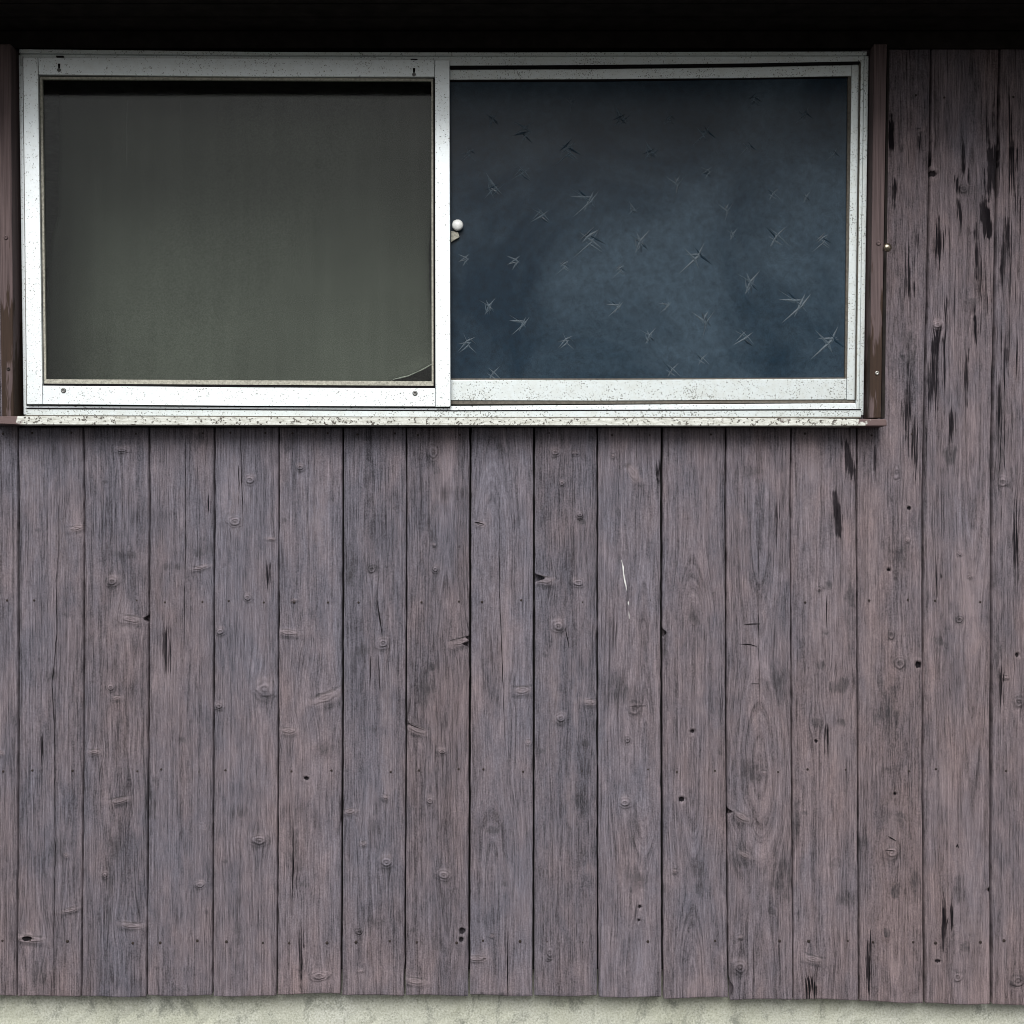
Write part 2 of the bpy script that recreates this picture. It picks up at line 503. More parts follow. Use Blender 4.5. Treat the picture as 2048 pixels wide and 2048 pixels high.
SEAMS = [   # (y, x) along each joint, photograph pixels
    [(860, 35.5), (1000, 37), (1500, 36.5), (2000, 33)],
    [(860, 167), (1000, 169), (1500, 167.5), (2000, 163)],
    [(860, 298), (1000, 299), (1500, 297), (2000, 293.5)],
    [(860, 429), (1000, 429), (1500, 427), (2000, 425)],
    [(860, 557.5), (1000, 557.6), (1500, 556.5), (2000, 553.6)],
    [(860, 686), (1000, 686), (1500, 685), (2000, 682)],
    [(860, 812.4), (1000, 813.4), (1500, 812), (2000, 809.4)],
    [(860, 941), (1000, 940.6), (1500, 939.5), (2000, 938)],
    [(860, 1068), (1000, 1068), (1500, 1067.7), (2000, 1066.4)],
    [(860, 1195), (1000, 1194.7), (1500, 1194.7), (2000, 1195.8)],
    [(860, 1324), (1000, 1323), (1500, 1323), (2000, 1325.6)],
    [(860, 1452), (1000, 1451), (1500, 1452.6), (1880, 1455.5), (2000, 1457.5)],
    [(860, 1582.4), (1000, 1581), (1500, 1583.7), (2000, 1587)],
    [(80, 1722), (860, 1714), (1000, 1713), (1500, 1716), (2000, 1718.3)],
    [(80, 1863), (300, 1860), (560, 1855), (720, 1851), (860, 1848), (1000, 1846), (1500, 1845.6), (2010, 1849)],
    [(80, 2000), (150, 1998.5), (300, 1996), (440, 1992), (640, 1988), (860, 1984), (1000, 1983.5), (1500, 1981.8), (2010, 1982.6)],
]
GAPW = [2.6, 3.2, 2.2, 2.6, 2.0, 3.0, 1.8, 2.8, 2.6, 2.2, 3.4, 2.0, 2.2, 3.2, 3.0, 4.2]
def off(s, d):
    return [(y, x + d) for y, x in s]
first, last = SEAMS[0], SEAMS[-1]
left_extra = [off([(80, 36)] + first[0:], -131 * k) for k in range(4, 0, -1)]
right_extra = [off(last, 134 * k) for k in range(1, 5)]
ALL = left_extra + SEAMS + right_extra
GW = [g + 1.5 for g in [2.6] * 4 + GAPW + [3] * 4]

BOT = [1991, 1993, 1992.5, 1991.5, 1992, 1988.5, 1990.5, 1991.5, 1991, 1992, 1993.7, 1996, 1998.5, 2000, 2004, 2007, 2008.5]

# knots: x, y, rx, ry, tilt, kind   b raised bump, w wing-shaped side knot, d dark flat knot, r ringed knot, h knot with a hole, s soft grey stain, p pale patch, k black bare patch
F = []
def add(kind, *items):
    for it in items:
        x, y, rx, ry = it[:4]
        F.append((x, y, rx, ry, it[4] if len(it) > 4 else 0.0, kind))
add('b', (470, 1043, 15, 9), (225, 1163, 15, 10), (222, 1375, 10, 8), (440, 1263, 10, 8), (438, 1412, 11, 8), (495, 1195, 9, 8),
    (871, 1139, 8, 8), (868, 1091, 4, 4), (766, 1287, 14, 12), (530, 1380, 23, 20), (884, 1503, 11, 7), (1160, 1030, 8, 6),
    (1155, 1165, 15, 9), (1117, 1252, 14, 12), (1122, 1437, 13, 11), (245, 900, 16, 7), (500, 960, 12, 9), (867, 905, 13, 16),
    (1110, 905, 11, 8), (1124, 967, 6, 6), (210, 1750, 9, 8), (400, 1770, 10, 8), (520, 1680, 20, 12), (773, 1725, 15, 13),
    (888, 1750, 16, 10), (640, 1952, 20, 9), (860, 1602, 9, 9), (1480, 1935, 16, 14), (1783, 1705, 16, 12), (1250, 1605, 14, 11),
    (1919, 1108, 6, 5), (1940, 1154, 5, 4), (1815, 1082, 6, 5), (600, 935, 9, 7), (1150, 907, 9, 5), (1875, 650, 12, 9))
add('w', (153, 1056, 22, 6, 12), (262, 1238, 27, 9, -8), (400, 1135, 20, 5, 12), (190, 1503, 16, 6), (650, 1396, 36, 12, 20),
    (578, 1265, 24, 7, -6), (578, 1461, 20, 7), (922, 1283, 25, 9, 20), (832, 1458, 24, 8, -22), (960, 1047, 12, 6, -10),
    (1045, 1380, 22, 9, 3), (1180, 1404, 16, 7), (1087, 1160, 22, 9, -5), (140, 1820, 22, 5, 15), (262, 1850, 28, 7, -3),
    (240, 1600, 26, 7, 12), (830, 1962, 24, 8, -8), (955, 1917, 22, 6, -2), (1483, 1633, 20, 8, -30), (1490, 1710, 14, 6, -25),
    (235, 1395, 10, 5), (700, 1623, 15, 6, 8), (1265, 945, 10, 22, 30), (60, 1877, 34, 8, -8), (1628, 1918, 24, 8, -15))
add('d', (1655, 1171, 10, 8), (1652, 1264, 6, 5), (1640, 1330, 10, 7), (1678, 1372, 20, 14, 20), (1632, 1444, 14, 9, -20),
    (1682, 1446, 10, 7), (1765, 1360, 8, 10), (1877, 1283, 14, 8, -25), (1755, 1440, 8, 10), (862, 1335, 9, 9), (367, 1482, 8, 7),
    (745, 1457, 9, 8), (610, 1768, 12, 6, -12), (985, 1660, 15, 9), (1800, 1635, 10, 11), (1790, 1785, 8, 12), (1775, 1865, 9, 8),
    (1670, 1727, 12, 9, 30), (353, 1978, 6, 5), (1171, 1487, 9, 6), (1900, 912, 12, 18), (1930, 1893, 9, 9), (1945, 605, 12, 8),
    (1098, 1918, 6, 6), (1090, 1310, 6, 5))
add('r', (744, 1139, 12, 11), (1270, 1417, 19, 20), (1783, 1270, 10, 15), (1800, 1328, 15, 15), (1919, 1240, 10, 9), (2038, 1405, 17, 15),
    (1915, 1955, 13, 14), (2036, 1962, 18, 14), (1793, 945, 11, 16), (2006, 965, 16, 13), (719, 1864, 10, 7), (1100, 1905, 11, 12),
    (1927, 378, 14, 12), (1255, 1480, 9, 9))
add('h', (1386, 1463, 5, 5), (1363, 1599, 6, 5), (1837, 1330, 6, 6), (2035, 1310, 4.5, 4.5), (925, 1862, 6, 5), (923, 1880, 4.5, 4.5),
    (613, 1557, 5, 3), (1778, 1140, 4, 4), (1280, 1814, 3.5, 4), (1278, 1841, 3, 3.5), (1791, 1588, 3.5, 3), (55, 1877, 9, 4),
    (1876, 1923, 5, 3), (1633, 1483, 3, 3), (1866, 347, 8, 6), (1818, 1016, 3, 4), (1754, 745, 0.1, 0.1))
add('s', (250, 1110, 28, 9), (345, 1133, 28, 8), (405, 1100, 22, 24), (105, 1350, 14, 12), (730, 1300, 18, 16), (905, 990, 32, 14),
    (1505, 945, 26, 14), (1330, 1290, 9, 34), (220, 1790, 9, 70), (475, 1622, 17, 14), (475, 1850, 11, 80), (750, 1650, 11, 60),
    (752, 1845, 22, 12), (1275, 1755, 20, 28), (1268, 1660, 14, 60), (1398, 1760, 16, 42), (1382, 1842, 16, 14), (1480, 1640, 26, 18),
    (1478, 1720, 24, 34), (1915, 1770, 9, 40), (1725, 1690, 16, 20), (1695, 1795, 20, 16), (875, 1880, 14, 24), (1318, 960, 9, 40),
    (300, 1600, 14, 40), (80, 1950, 16, 30), (1390, 1230, 16, 70), (700, 1140, 18, 40), (650, 1500, 26, 20), (590, 1700, 18, 60),
    (1000, 1990, 60, 5), (1555, 1370, 30, 40), (1560, 1760, 26, 50), (1500, 1550, 24, 30), (1995, 1320, 8, 60), (2000, 880, 12, 120),
    (1780, 1420, 22, 60), (1700, 1215, 12, 80), (230, 1690, 16, 40), (120, 1700, 20, 30), (850, 1380, 18, 50), (1240, 1380, 24, 40),
    (1460, 1950, 14, 20), (1800, 1110, 24, 40), (1590, 1640, 10, 60), (1820, 700, 14, 60), (1830, 1765, 10, 30), (1160, 1600, 16, 30),
    (1000, 900, 20, 18), (400, 880, 18, 18), (730, 870, 30, 14), (580, 880, 14, 20))
add('p', (120, 1090, 20, 90), (240, 1250, 26, 70), (60, 960, 26, 60), (780, 1560, 16, 60), (640, 1050, 22, 90), (775, 1420, 14, 120),
    (1110, 1360, 9, 120), (1745, 1120, 18, 160), (1740, 1330, 16, 120), (1620, 960, 24, 120), (1640, 1240, 26, 100), (1400, 1390, 8, 60),
    (1150, 1390, 6, 70), (1785, 1660, 12, 50), (1790, 1920, 10, 30), (1940, 1200, 30, 120), (1760, 700, 16, 120), (1780, 860, 18, 40),
    (330, 1350, 30, 60), (470, 1000, 24, 80), (880, 960, 22, 60), (1890, 1560, 20, 60), (1950, 1850, 30, 80), (1140, 1600, 12, 60),
    (1680, 1480, 26, 80), (1835, 1996, 18, 9), (1010, 1300, 14, 120), (730, 1960, 40, 20), (1390, 1970, 40, 16), (1180, 1740, 16, 14))
add('K', (1700, 925, 9, 42, 12), (1676, 1035, 7, 55, 8), (1984, 340, 12, 62), (1975, 445, 12, 40, 15), (1780, 275, 6, 40))
add('k', (1980, 250, 9, 60), (1961, 560, 11, 80, 6),
    (1927, 320, 3.5, 38), (1938, 352, 3.5, 20), (1913, 366, 4, 18, 10), (1880, 485, 13, 48), (1920, 428, 4, 22, 10), (1780, 275, 7, 40),
    (1790, 385, 5, 34), (1806, 298, 4, 14), (1841, 280, 5, 26), (2026, 340, 8, 90), (2012, 500, 12, 80), (2022, 250, 5, 50),
    (1817, 555, 4, 50), (1827, 578, 4, 20), (1818, 815, 9, 95), (1830, 880, 7, 60), (1873, 690, 9, 38, -14), (1867, 765, 12, 60),
    (1929, 755, 6, 62), (1905, 850, 9, 36), (1895, 610, 3.5, 22), (2000, 830, 10, 90), (1750, 915, 5, 28), (1875, 1150, 7, 70),
    (2031, 1085, 6, 90), (2001, 1375, 5, 45), (1622, 1975, 11, 24), (1905, 1835, 3, 30), (1890, 1850, 5, 50), (1737, 1930, 6, 60),
    (1965, 640, 6, 40), (1835, 480, 4, 26), (2010, 720, 7, 60), (1955, 650, 5, 30), (2035, 420, 5, 60))
add('f', (333, 1310, 7, 60),
    (1555, 1040, 4, 60), (1652, 1240, 2.5, 50), (1653, 1480, 3, 30), (590, 1740, 5, 70), (600, 1900, 5, 50), (536, 1150, 5, 24),
    (84, 1490, 4, 28), (1318, 945, 8, 26), (818, 1235, 5, 22), (830, 1600, 5, 30), (1445, 1400, 4, 30), (415, 1010, 6, 14))

NOTCH = {   # joint index -> list of (side plank: -1 left one, +1 right one, y, depth, half height)
    2: [(-1, 1237, 9, 5)], 7: [(-1, 1288, 12, 4), (-1, 1275, 7, 3)], 8: [(1, 1156, 20, 6)], 10: [(1, 1266, 8, 6), (-1, 950, 8, 9)],
    11: [(1, 1624, 9, 5), (1, 1980, 9, 15)], 15: [(-1, 1777, 7, 3)], 6: [(1, 1448, 6, 3)], 9: [], 1: [],
}

def smooth_noise(rng, shape, cells):
    """bilinear-ish value noise on a grid"""
    g = rng.uniform(-1, 1, (cells[0] + 2, cells[1] + 2))
    yi = np.linspace(0, cells[0], shape[0])
    xi = np.linspace(0, cells[1], shape[1])
    y0 = np.floor(yi).astype(int); x0 = np.floor(xi).astype(int)
    fy = yi - y0; fx = xi - x0
    fy = (fy * fy * (3 - 2 * fy))[:, None]; fx = (fx * fx * (3 - 2 * fx))[None, :]
    a = g[np.ix_(y0, x0)]; b = g[np.ix_(y0, x0 + 1)]; c = g[np.ix_(y0 + 1, x0)]; d = g[np.ix_(y0 + 1, x0 + 1)]
    return (a * (1 - fx) + b * fx) * (1 - fy) + (c * (1 - fx) + d * fx) * fy

def make_plank(si, ytop, ybot_l, ybot_r, step, seed):
    rng = np.random.default_rng(seed)
    L, Rr = ALL[si], ALL[si + 1]
    core = si - 4
    nx = max(8, int(130 / step))
    ny = int((ybot_l - ytop) / step)
    ys = np.concatenate([[0, 0, 1.2 / (ybot_l - ytop)], np.linspace(3.0 / (ybot_l - ytop), 1 - 3.0 / (ybot_l - ytop), ny), [1 - 1.2 / (ybot_l - ytop), 1, 1]])
    xe = 1.4 / 130
    us = np.concatenate([[0, 0, xe], np.linspace(3.0 / 130, 1 - 3.0 / 130, nx), [1 - xe, 1, 1]])
    V, U = np.meshgrid(ys, us, indexing='ij')
    bot = ybot_l + (ybot_r - ybot_l) * us + 1.2 * np.sin(us * 5 + seed) + rng.normal(0, 0.25, len(us))
    Y = ytop + V * (bot[None, :] - ytop)
    yc = Y[:, 0]
    def edge(s, gw, side):
        yy = np.array([p[0] for p in s]); xx = np.array([p[1] for p in s])
        e = np.interp(yc, yy, xx) + side * gw / 2
        r2 = np.random.default_rng(seed * 7 + (3 if side > 0 else 4))
        e = e + np.interp(yc, np.linspace(ytop, 2020, 60), r2.normal(0, 0.35, 60))
        return e
    xl = edge(L, GW[si], 1)
    xr = edge(Rr, GW[si + 1], -1)
    for (sd, y, dp, hh) in NOTCH.get(core, []):
        if sd > 0: xl = xl + dp * np.exp(-np.abs((yc - y) / hh) ** 3)
    for (sd, y, dp, hh) in NOTCH.get(core + 1, []):
        if sd < 0: xr = xr - dp * np.exp(-np.abs((yc - y) / hh) ** 3)
    X = xl[:, None] + (xr - xl)[:, None] * U
    # ---- relief and grain fields
    h = 0.0006 * smooth_noise(rng, X.shape, (14, 3)) + 0.0005 * smooth_noise(rng, X.shape, (60, 6))
    cup = rng.uniform(-0.0012, 0.0012)
    h = h + cup * (2 * U - 1) ** 2 + rng.uniform(-0.001, 0.001) * (2 * U - 1)
    wob = smooth_noise(rng, X.shape, (8, 2)) * 2.0 + smooth_noise(rng, X.shape, (40, 3)) * 0.6
    xs = X + wob
    kd = np.full(X.shape, 9.0); km = np.zeros(X.shape); dark = np.zeros(X.shape)
    st = np.zeros(X.shape); pl = np.zeros(X.shape)
    x0, x1 = xl.min() - 4, xr.max() + 4
    mine = [f for f in F if x0 - 2 <= f[0] <= x1 + 2]
    if core < 0 or core > 15:
        mine = []
    # a few small unrecorded knots so that no board is bare
    for _ in range(3):
        mine.append((rng.uniform(x0 + 12, x1 - 12), rng.uniform(ytop + 30, ybot_l - 30), rng.uniform(4, 9), rng.uniform(3, 6), rng.uniform(-15, 15), 'dsw'[rng.integers(3)]))
    jit = smooth_noise(rng, X.shape, (max(8, int((ybot_l - ytop) / 9)), 14))
    for (kx, ky, rx, ry, tilt, kind) in mine:
        if rx < 1: continue
        ca, sa = math.cos(math.radians(tilt)), math.sin(math.radians(tilt))
        dx, dy = X - kx, Y - ky
        a = (dx * ca - dy * sa) / rx
        b = (dx * sa + dy * ca) / ry
        rho = np.sqrt(a * a + b * b) * (1 + 0.22 * jit)
        if kind in 'bwdrh':
            R2 = (dx / (rx * 1.15)) ** 2 + (dy / (max(ry, rx * 0.6) * 2.6)) ** 2
            xs = xs - dx * np.exp(-R2) * 0.85
            if kind in 'brw': kd = np.where(rho < 1.5, np.minimum(kd, rho), kd)
            km = np.maximum(km, np.clip(1.35 - rho, 0, 1) * (0.6 if kind == 'w' else 1.0))
        if kind == 'b':
            h += 0.0024 * np.exp(-(rho ** 2) * 1.1) - 0.0007 * np.exp(-((rho - 1.35) / 0.35) ** 2)
            st = np.maximum(st, 0.40 * np.exp(-((a) ** 2 + (b - 1.0) ** 2) * 1.2))  # shade below the raised knot, painted into the stain channel
            st = np.maximum(st, 0.55 * np.exp(-((rho - 1.1) / 0.22) ** 2) * (0.5 + 0.5 * jit))
            pl = np.maximum(pl, 0.50 * np.exp(-((a) ** 2 + (b + 0.7) ** 2) * 1.3))  # lit upper side of the knot, painted into the pale channel
        elif kind == 'w':
            h += 0.0030 * np.exp(-(rho ** 2) * 1.0)
            pl = np.maximum(pl, 0.85 * np.exp(-(rho ** 2) * 1.2))
            st = np.maximum(st, 0.45 * np.exp(-(a ** 2 + ((b - 1.5) / 0.6) ** 2)))
            st = np.maximum(st, 0.95 * np.exp(-(a ** 2 * 1.3 + ((b + 0.75 + 0.3 * a * a) / 0.26) ** 2)))
        elif kind == 'd':
            h -= 0.0006 * np.exp(-rho ** 2)
            st = np.maximum(st, 0.62 * np.exp(-(rho ** 4) * 0.6))
        elif kind == 'r':
            h += 0.0014 * np.exp(-(rho ** 2)) - 0.0014 * np.exp(-((rho - 1.05) / 0.18) ** 2)
            st = np.maximum(st, 0.40 * np.exp(-(rho ** 4) * 0.5))
        elif kind == 'h':
            h += -0.006 * np.exp(-(rho ** 4)) + 0.0008 * np.exp(-((rho - 1.7) / 0.4) ** 2)
            dark = np.maximum(dark, 1.3 * np.exp(-(rho ** 4)))
            pl = np.maximum(pl, 0.25 * np.exp(-((rho - 1.9) / 0.6) ** 2))
        elif kind == 's':
            st = np.maximum(st, 0.48 * np.exp(-(rho ** 2) * 0.9))
        elif kind == 'p':
            pl = np.maximum(pl, 0.42 * np.exp(-(rho ** 2) * 0.9))
        elif kind == 'K':
            dark = np.maximum(dark, 1.25 * np.exp(-(rho ** 2) * 0.9))
        elif kind == 'f':
            dark = np.maximum(dark, 0.60 * np.exp(-(rho ** 2) * 0.7))
        elif kind == 'k':
            dark = np.maximum(dark, 0.80 * np.exp(-(rho ** 2) * 0.7))
    if core >= 13:                 # boards beside the window have lost most of their paint
        bare = np.clip(smooth_noise(rng, X.shape, (9, 3)) + 0.15, 0, 1) * np.clip((1150 - Y) / 300, 0.12, 1)
        dark = np.maximum(dark, 0.30 * bare)
    # growth rings cut lengthwise: flat-sawn boards show long arches
    if rng.uniform() < 0.45:
        xc = xl.mean() + rng.uniform(40, 95); dp0 = rng.uniform(6, 26)
        dep = dp0 + 22 * smooth_noise(rng, (X.shape[0], 2), (5, 1))[:, :1] + (Y - ytop) * rng.uniform(-0.012, 0.012)
        g = np.sqrt((xs - xc) ** 2 + dep ** 2)
    else:
        g = xs + (Y - ytop) * rng.uniform(-0.006, 0.006)
    gu = g / 1000.0
    # weather colour: warmer toward the right-hand boards and the foot of the wall
    hue = 0.24 + 0.0 * X + 0.38 * np.clip((X - 1250) / 500, 0, 1) + 0.22 * np.clip((Y - 1350) / 600, 0, 1) + rng.uniform(-0.05, 0.05)
    hue = hue + 0.12 * smooth_noise(rng, X.shape, (8, 2))
    if core < 0: hue = hue + 0.15
    # ---- positions
    base = rng.uniform(-0.0010, 0.0010)
    ins = np.minimum(np.minimum(X - xl[:, None], xr[:, None] - X), np.minimum(Y - ytop, bot[None, :] - Y))
    rim = 0.0007 * np.exp(-np.clip(ins, 0, None) / 1.1)
    depth = base + h - rim
    depth[:, 0] = -0.018; depth[:, -1] = -0.018
    depth[0, :] = -0.018; depth[-1, :] = -0.018
    co = np.empty((X.size, 3), np.float32)
    co[:, 0] = X.ravel() / 1000.0
    co[:, 1] = -depth.ravel()
    co[:, 2] = (2348 - Y.ravel()) / 1000.0
    ny_, nx_ = X.shape
    idx = np.arange(ny_ * nx_).reshape(ny_, nx_)
    q = np.stack([idx[:-1, :-1], idx[1:, :-1], idx[1:, 1:], idx[:-1, 1:]], -1).reshape(-1, 4)
    # closed back
    back = np.array([[idx[0, 0], idx[0, -1], idx[-1, -1], idx[-1, 0]]])
    q = np.concatenate([q, back])
    me = bpy.data.meshes.new('plank')
    me.vertices.add(len(co)); me.vertices.foreach_set('co', co.ravel())
    me.loops.add(q.size); me.loops.foreach_set('vertex_index', q.ravel().astype(np.int32))
    me.polygons.add(len(q))
    me.polygons.foreach_set('loop_start', np.arange(0, q.size, 4, dtype=np.int32))
    me.polygons.foreach_set('loop_total', np.full(len(q), 4, np.int32))
    sm = np.ones(len(q), bool); sm[-1] = False
    me.polygons.foreach_set('use_smooth', sm)
    me.update(calc_edges=True)
    for nm, chans in (('grain', (gu, kd, km, dark)), ('wear_shade', (st, pl, hue, np.full(X.shape, rng.uniform())))):
        at = me.attributes.new(nm, 'FLOAT_COLOR', 'POINT')
        at.data.foreach_set('color', np.stack([c.ravel() for c in chans], -1).astype(np.float32).ravel())
    me.materials.append(WOOD)
    return me

planks = {}
for si in range(len(ALL) - 1):
    core = si - 4
    if core < 0:                       # left of the picture: boards left of the casing are full height
        yt = 98.5
        bl = br = 1991
    elif core <= 12:
        yt = 855; bl = BOT[core + 1]; br = BOT[core + 1] + (0.8 if core % 2 else -0.6)
    else:
        yt = 98.5; k = min(core + 1, 16); bl = BOT[k]; br = bl + 2
    st_ = 2.6 if 0 <= core <= 15 else (3.0 if core == -1 else 7.0)
    
    o = obj('plank', make_plank(si, yt, bl, br, st_, 100 + si), None, wall)
    planks[core] = o

# nails: dark sunken heads in four rows
nail_me = lathe_mesh('nail', [(0.0030, -0.002), (0.0030, 0.0004), (0.0022, 0.0009), (0, 0.0009)], 10)
nail_me.materials.append(RUST)
nail_sm = lathe_mesh('nail', [(0.0022, -0.002), (0.0022, 0.0003), (0.0015, 0.0007), (0, 0.0007)], 10)
nail_sm.materials.append(RUST)
rn = random.Random(4)
for core, o in planks.items():
    if core < -1 or core > 15: continue
    si = core + 4
    for y, p_keep, big in ((868, 0.8, False), (1202, 0.8, False), (1541, 0.85, False), (1884, 0.9, True), (193, 0.9, False)):
        if y < 800 and core < 13: continue
        if y == 868 and core >= 14: continue
        a = np.interp(y, [q[0] for q in ALL[si]], [q[1] for q in ALL[si]])
        b = np.interp(y, [q[0] for q in ALL[si + 1]], [q[1] for q in ALL[si + 1]])
        for x in (a + 27 + rn.uniform(-4, 5), b - 25 + rn.uniform(-6, 4)):
            if rn.random() > p_keep: continue
            if core == 13 and y == 193 and x < 1780: continue
            n = obj('nail', nail_me if (big and rn.random() < 0.7) else nail_sm, None, o)
            n.location = P(x, y + rn.uniform(-3, 3), 0.0003)

# long checks: splits that run down single boards (dark thin wedges in the surface)
def crack(parent_core, pts, w):
    bm = bmesh.new()
    r = random.Random(int(pts[0][0] * 13 + pts[0][1]))
    fine = []
    for (xa, ya), (xb, yb) in zip(pts, pts[1:]):
        n = max(2, int(abs(yb - ya) / 9) + int(abs(xb - xa) / 6))
        for i in range(n):
            t = i / n
            fine.append((xa + (xb - xa) * t + r.uniform(-0.5, 0.5), ya + (yb - ya) * t))
    fine.append(pts[-1])
    rows = []
    N = len(fine)
    for i, (x, y) in enumerate(fine):
        ww = w * min(1, 0.25 + 3.0 * min(i, N - 1 - i) / N) * r.uniform(0.5, 1.2) / 2
        j = min(i + 1, N - 1); k = max(i - 1, 0)
        tx, ty = fine[j][0] - fine[k][0], fine[j][1] - fine[k][1]
        l = math.hypot(tx, ty) or 1
        nx_, ny_ = -ty / l * ww, tx / l * ww
        rows.append((bm.verts.new(P(x + nx_, y + ny_, 0.0012)), bm.verts.new(P(x, y, 0.0024)), bm.verts.new(P(x - nx_, y - ny_, 0.0012))))
    for a, b in zip(rows, rows[1:]):
        bm.faces.new((a[0], a[1], b[1], b[0]))
        bm.faces.new((a[1], a[2], b[2], b[1]))
    return bm_mesh('split', bm)
CR = [(0, [(117, 1010), (117, 1100), (112, 1160), (114, 1260), (104, 1370), (109, 1470), (110, 1700), (107, 1900), (108, 1990)], 1.3),
      (2, [(371, 870), (371, 1100), (370, 1150), (368, 1290)], 1.4), (3, [(481, 862), (483, 960), (486, 1040)], 1.2),
      (3, [(477, 930), (478, 985)], 1.6), (4, [(586, 1640), (586, 1720), (584, 1790), (583, 1830)], 1.6), (4, [(602, 1850), (604, 1990)], 1.8),
      (5, [(754, 1200), (764, 1268)], 2.2), (5, [(741, 1312), (740, 1372)], 1.8), (5, [(757, 1310), (759, 1380)], 1.8),
      (7, [(998, 1000), (999, 1190), (1003, 1290), (1007, 1400), (1011, 1500)], 1.2), (7, [(1016, 1860), (1015, 1993)], 2.0),
      (8, [(1130, 1250), (1138, 1295)], 1.8), (11, [(1518, 1040), (1516, 1200), (1518, 1300), (1520, 1450)], 1.2),
      (11, [(1507, 1880), (1506, 1998)], 1.4), (13, [(1740, 1965), (1738, 1880)], 2.0), (13, [(1653, 1190), (1653, 1255)], 1.3),
      (11, [(1488, 1249), (1520, 1247)], 1.8), (11, [(1478, 1288), (1500, 1289), (1514, 1293)], 2.4), (11, [(1500, 1368), (1518, 1367)], 1.6),
      (12, [(1655, 1447), (1656, 1494)], 2.2), (9, [(1259, 1413), (1292, 1411)], 1.4), (9, [(1268, 1418), (1282, 1412)], 1.6),
      (14, [(1905, 1820), (1904, 1860)], 3.0), (14, [(1896, 1835), (1893, 1855)], 2.4), (12, [(1618, 1962), (1619, 1998)], 2.2), (12, [(1629, 1964), (1629, 1999)], 2.6),
      (14, [(1917, 1696), (1915, 1689), (1912, 1695)], 2.6), (1, [(268, 1232), (290, 1236)], 2.5), (7, [(949, 1044), (968, 1048)], 3.0),
      (7, [(948, 1920), (972, 1917)], 4.0), (6, [(815, 1447), (850, 1461)], 1.6), (6, [(897, 1282), (938, 1272)], 2.0),
      (13, [(1770, 1700), (1792, 1702)], 1.8), (13, [(1776, 1672), (1793, 1682)], 1.8), (0, [(85, 1465), (85, 1512)], 1.8)]
for core, pts, w in CR:
    o = obj('split', crack(core, pts, w), DARKGAP, planks[core])
SC = [(9, [(1243, 1120), (1246, 1135), (1250, 1165), (1254, 1182)], 3.6), (9, [(1257, 1202), (1257, 1210)], 2.4), (9, [(1258, 1222), (1259, 1238)], 2.0)]
for core, pts, w in SC:
    obj('scratch', crack(core, pts, w), CHALK, planks[core])

# ------------------------------------------------------------------ sliding window
win = tag(empty('sliding_window', (0, 0, 0)), 'two pane sliding window in white pitted aluminium set in plum casing boards', 'window')
# fixed frame
HT = [(38, 98), (300, 101), (512, 104), (1000, 105), (1500, 103.5), (1734, 102.5)]
slab('frame_lip', HT + [(1734, 110), (1500, 110.5), (1000, 111), (512, 110.5), (300, 108.5), (38, 106)], 0.020, -0.03, ALU_D, win)
slab('frame_head', [(40, 107), (300, 109.5), (512, 111.5), (1000, 112), (1500, 111.5), (1733, 111), (1733, 123), (1500, 127), (1000, 131), (870, 131), (512, 131), (40, 131)], 0.012, -0.04, ALU_D, win)
slab('frame_jamb', [(37, 109), (45.5, 109), (53, 829), (47, 829)], 0.011, -0.045, ALU, win)
slab('frame_jamb', [(1721.5, 112), (1736, 112), (1725, 830), (1712, 830)], 0.011, -0.045, ALU_D, win)
slab('frame_jamb', [(1729, 112), (1737.5, 112), (1727, 830), (1719, 830)], 0.016, 0.0115, ALU_D, win)
slab('sill_track', [(53, 809.5), (900, 812), (1711, 806.5), (1722, 818.5), (900, 820.5), (52, 816)], 0.010, -0.045, ALU, win)
slab('sill_strip', [(52, 818), (900, 822), (1724, 820), (1722, 834), (900, 834), (52, 830.5)], 0.022, -0.04, ALU_D, win)
slab('sill_flashing', [(-24, 833), (50, 832), (500, 834), (1000, 835.5), (1500, 836), (1773, 838), (1774.5, 852), (1500, 851), (1000, 850), (500, 849.5), (40, 848.5), (-24, 848)], 0.050, 0.002, FLASH, win, 0.0025)
# dark strips that paint the shaded gaps between the extrusions
slab('joint_shade_strip', [(53, 808.9), (500, 812), (900, 814.2), (900, 816.2), (500, 814.2), (53, 811.2)], 0.0112, -0.02, DARKGAP, win, 0)
slab('joint_shade_strip', [(52.5, 815.6), (900, 820.2), (1722, 818), (1722, 820.6), (900, 822.6), (52.5, 818.4)], 0.0225, -0.02, DARKGAP, win, 0)
slab('joint_shade_strip', [(50, 830.2), (500, 832.2), (900, 833.7), (1722, 833.6), (1722, 836.2), (900, 836), (50, 832.6)], 0.0235, -0.02, RUBBER, win, 0)
slab('joint_shade_strip', [(45.2, 113), (46.4, 113), (54.3, 808), (53.0, 808)], 0.0174, -0.02, RUBBER, win, 0)
slab('joint_shade_strip', [(1719.9, 125), (1721.9, 125), (1713, 799), (1711.4, 799)], 0.0115, -0.02, RUBBER, win, 0)
slab('joint_shade_strip', [(900, 131.2), (1200, 130), (1500, 126.6), (1720, 122.6), (1720, 126), (1500, 130.8), (1200, 134.6), (900, 136)], 0.0125, -0.02, DARKGAP, win, 0)
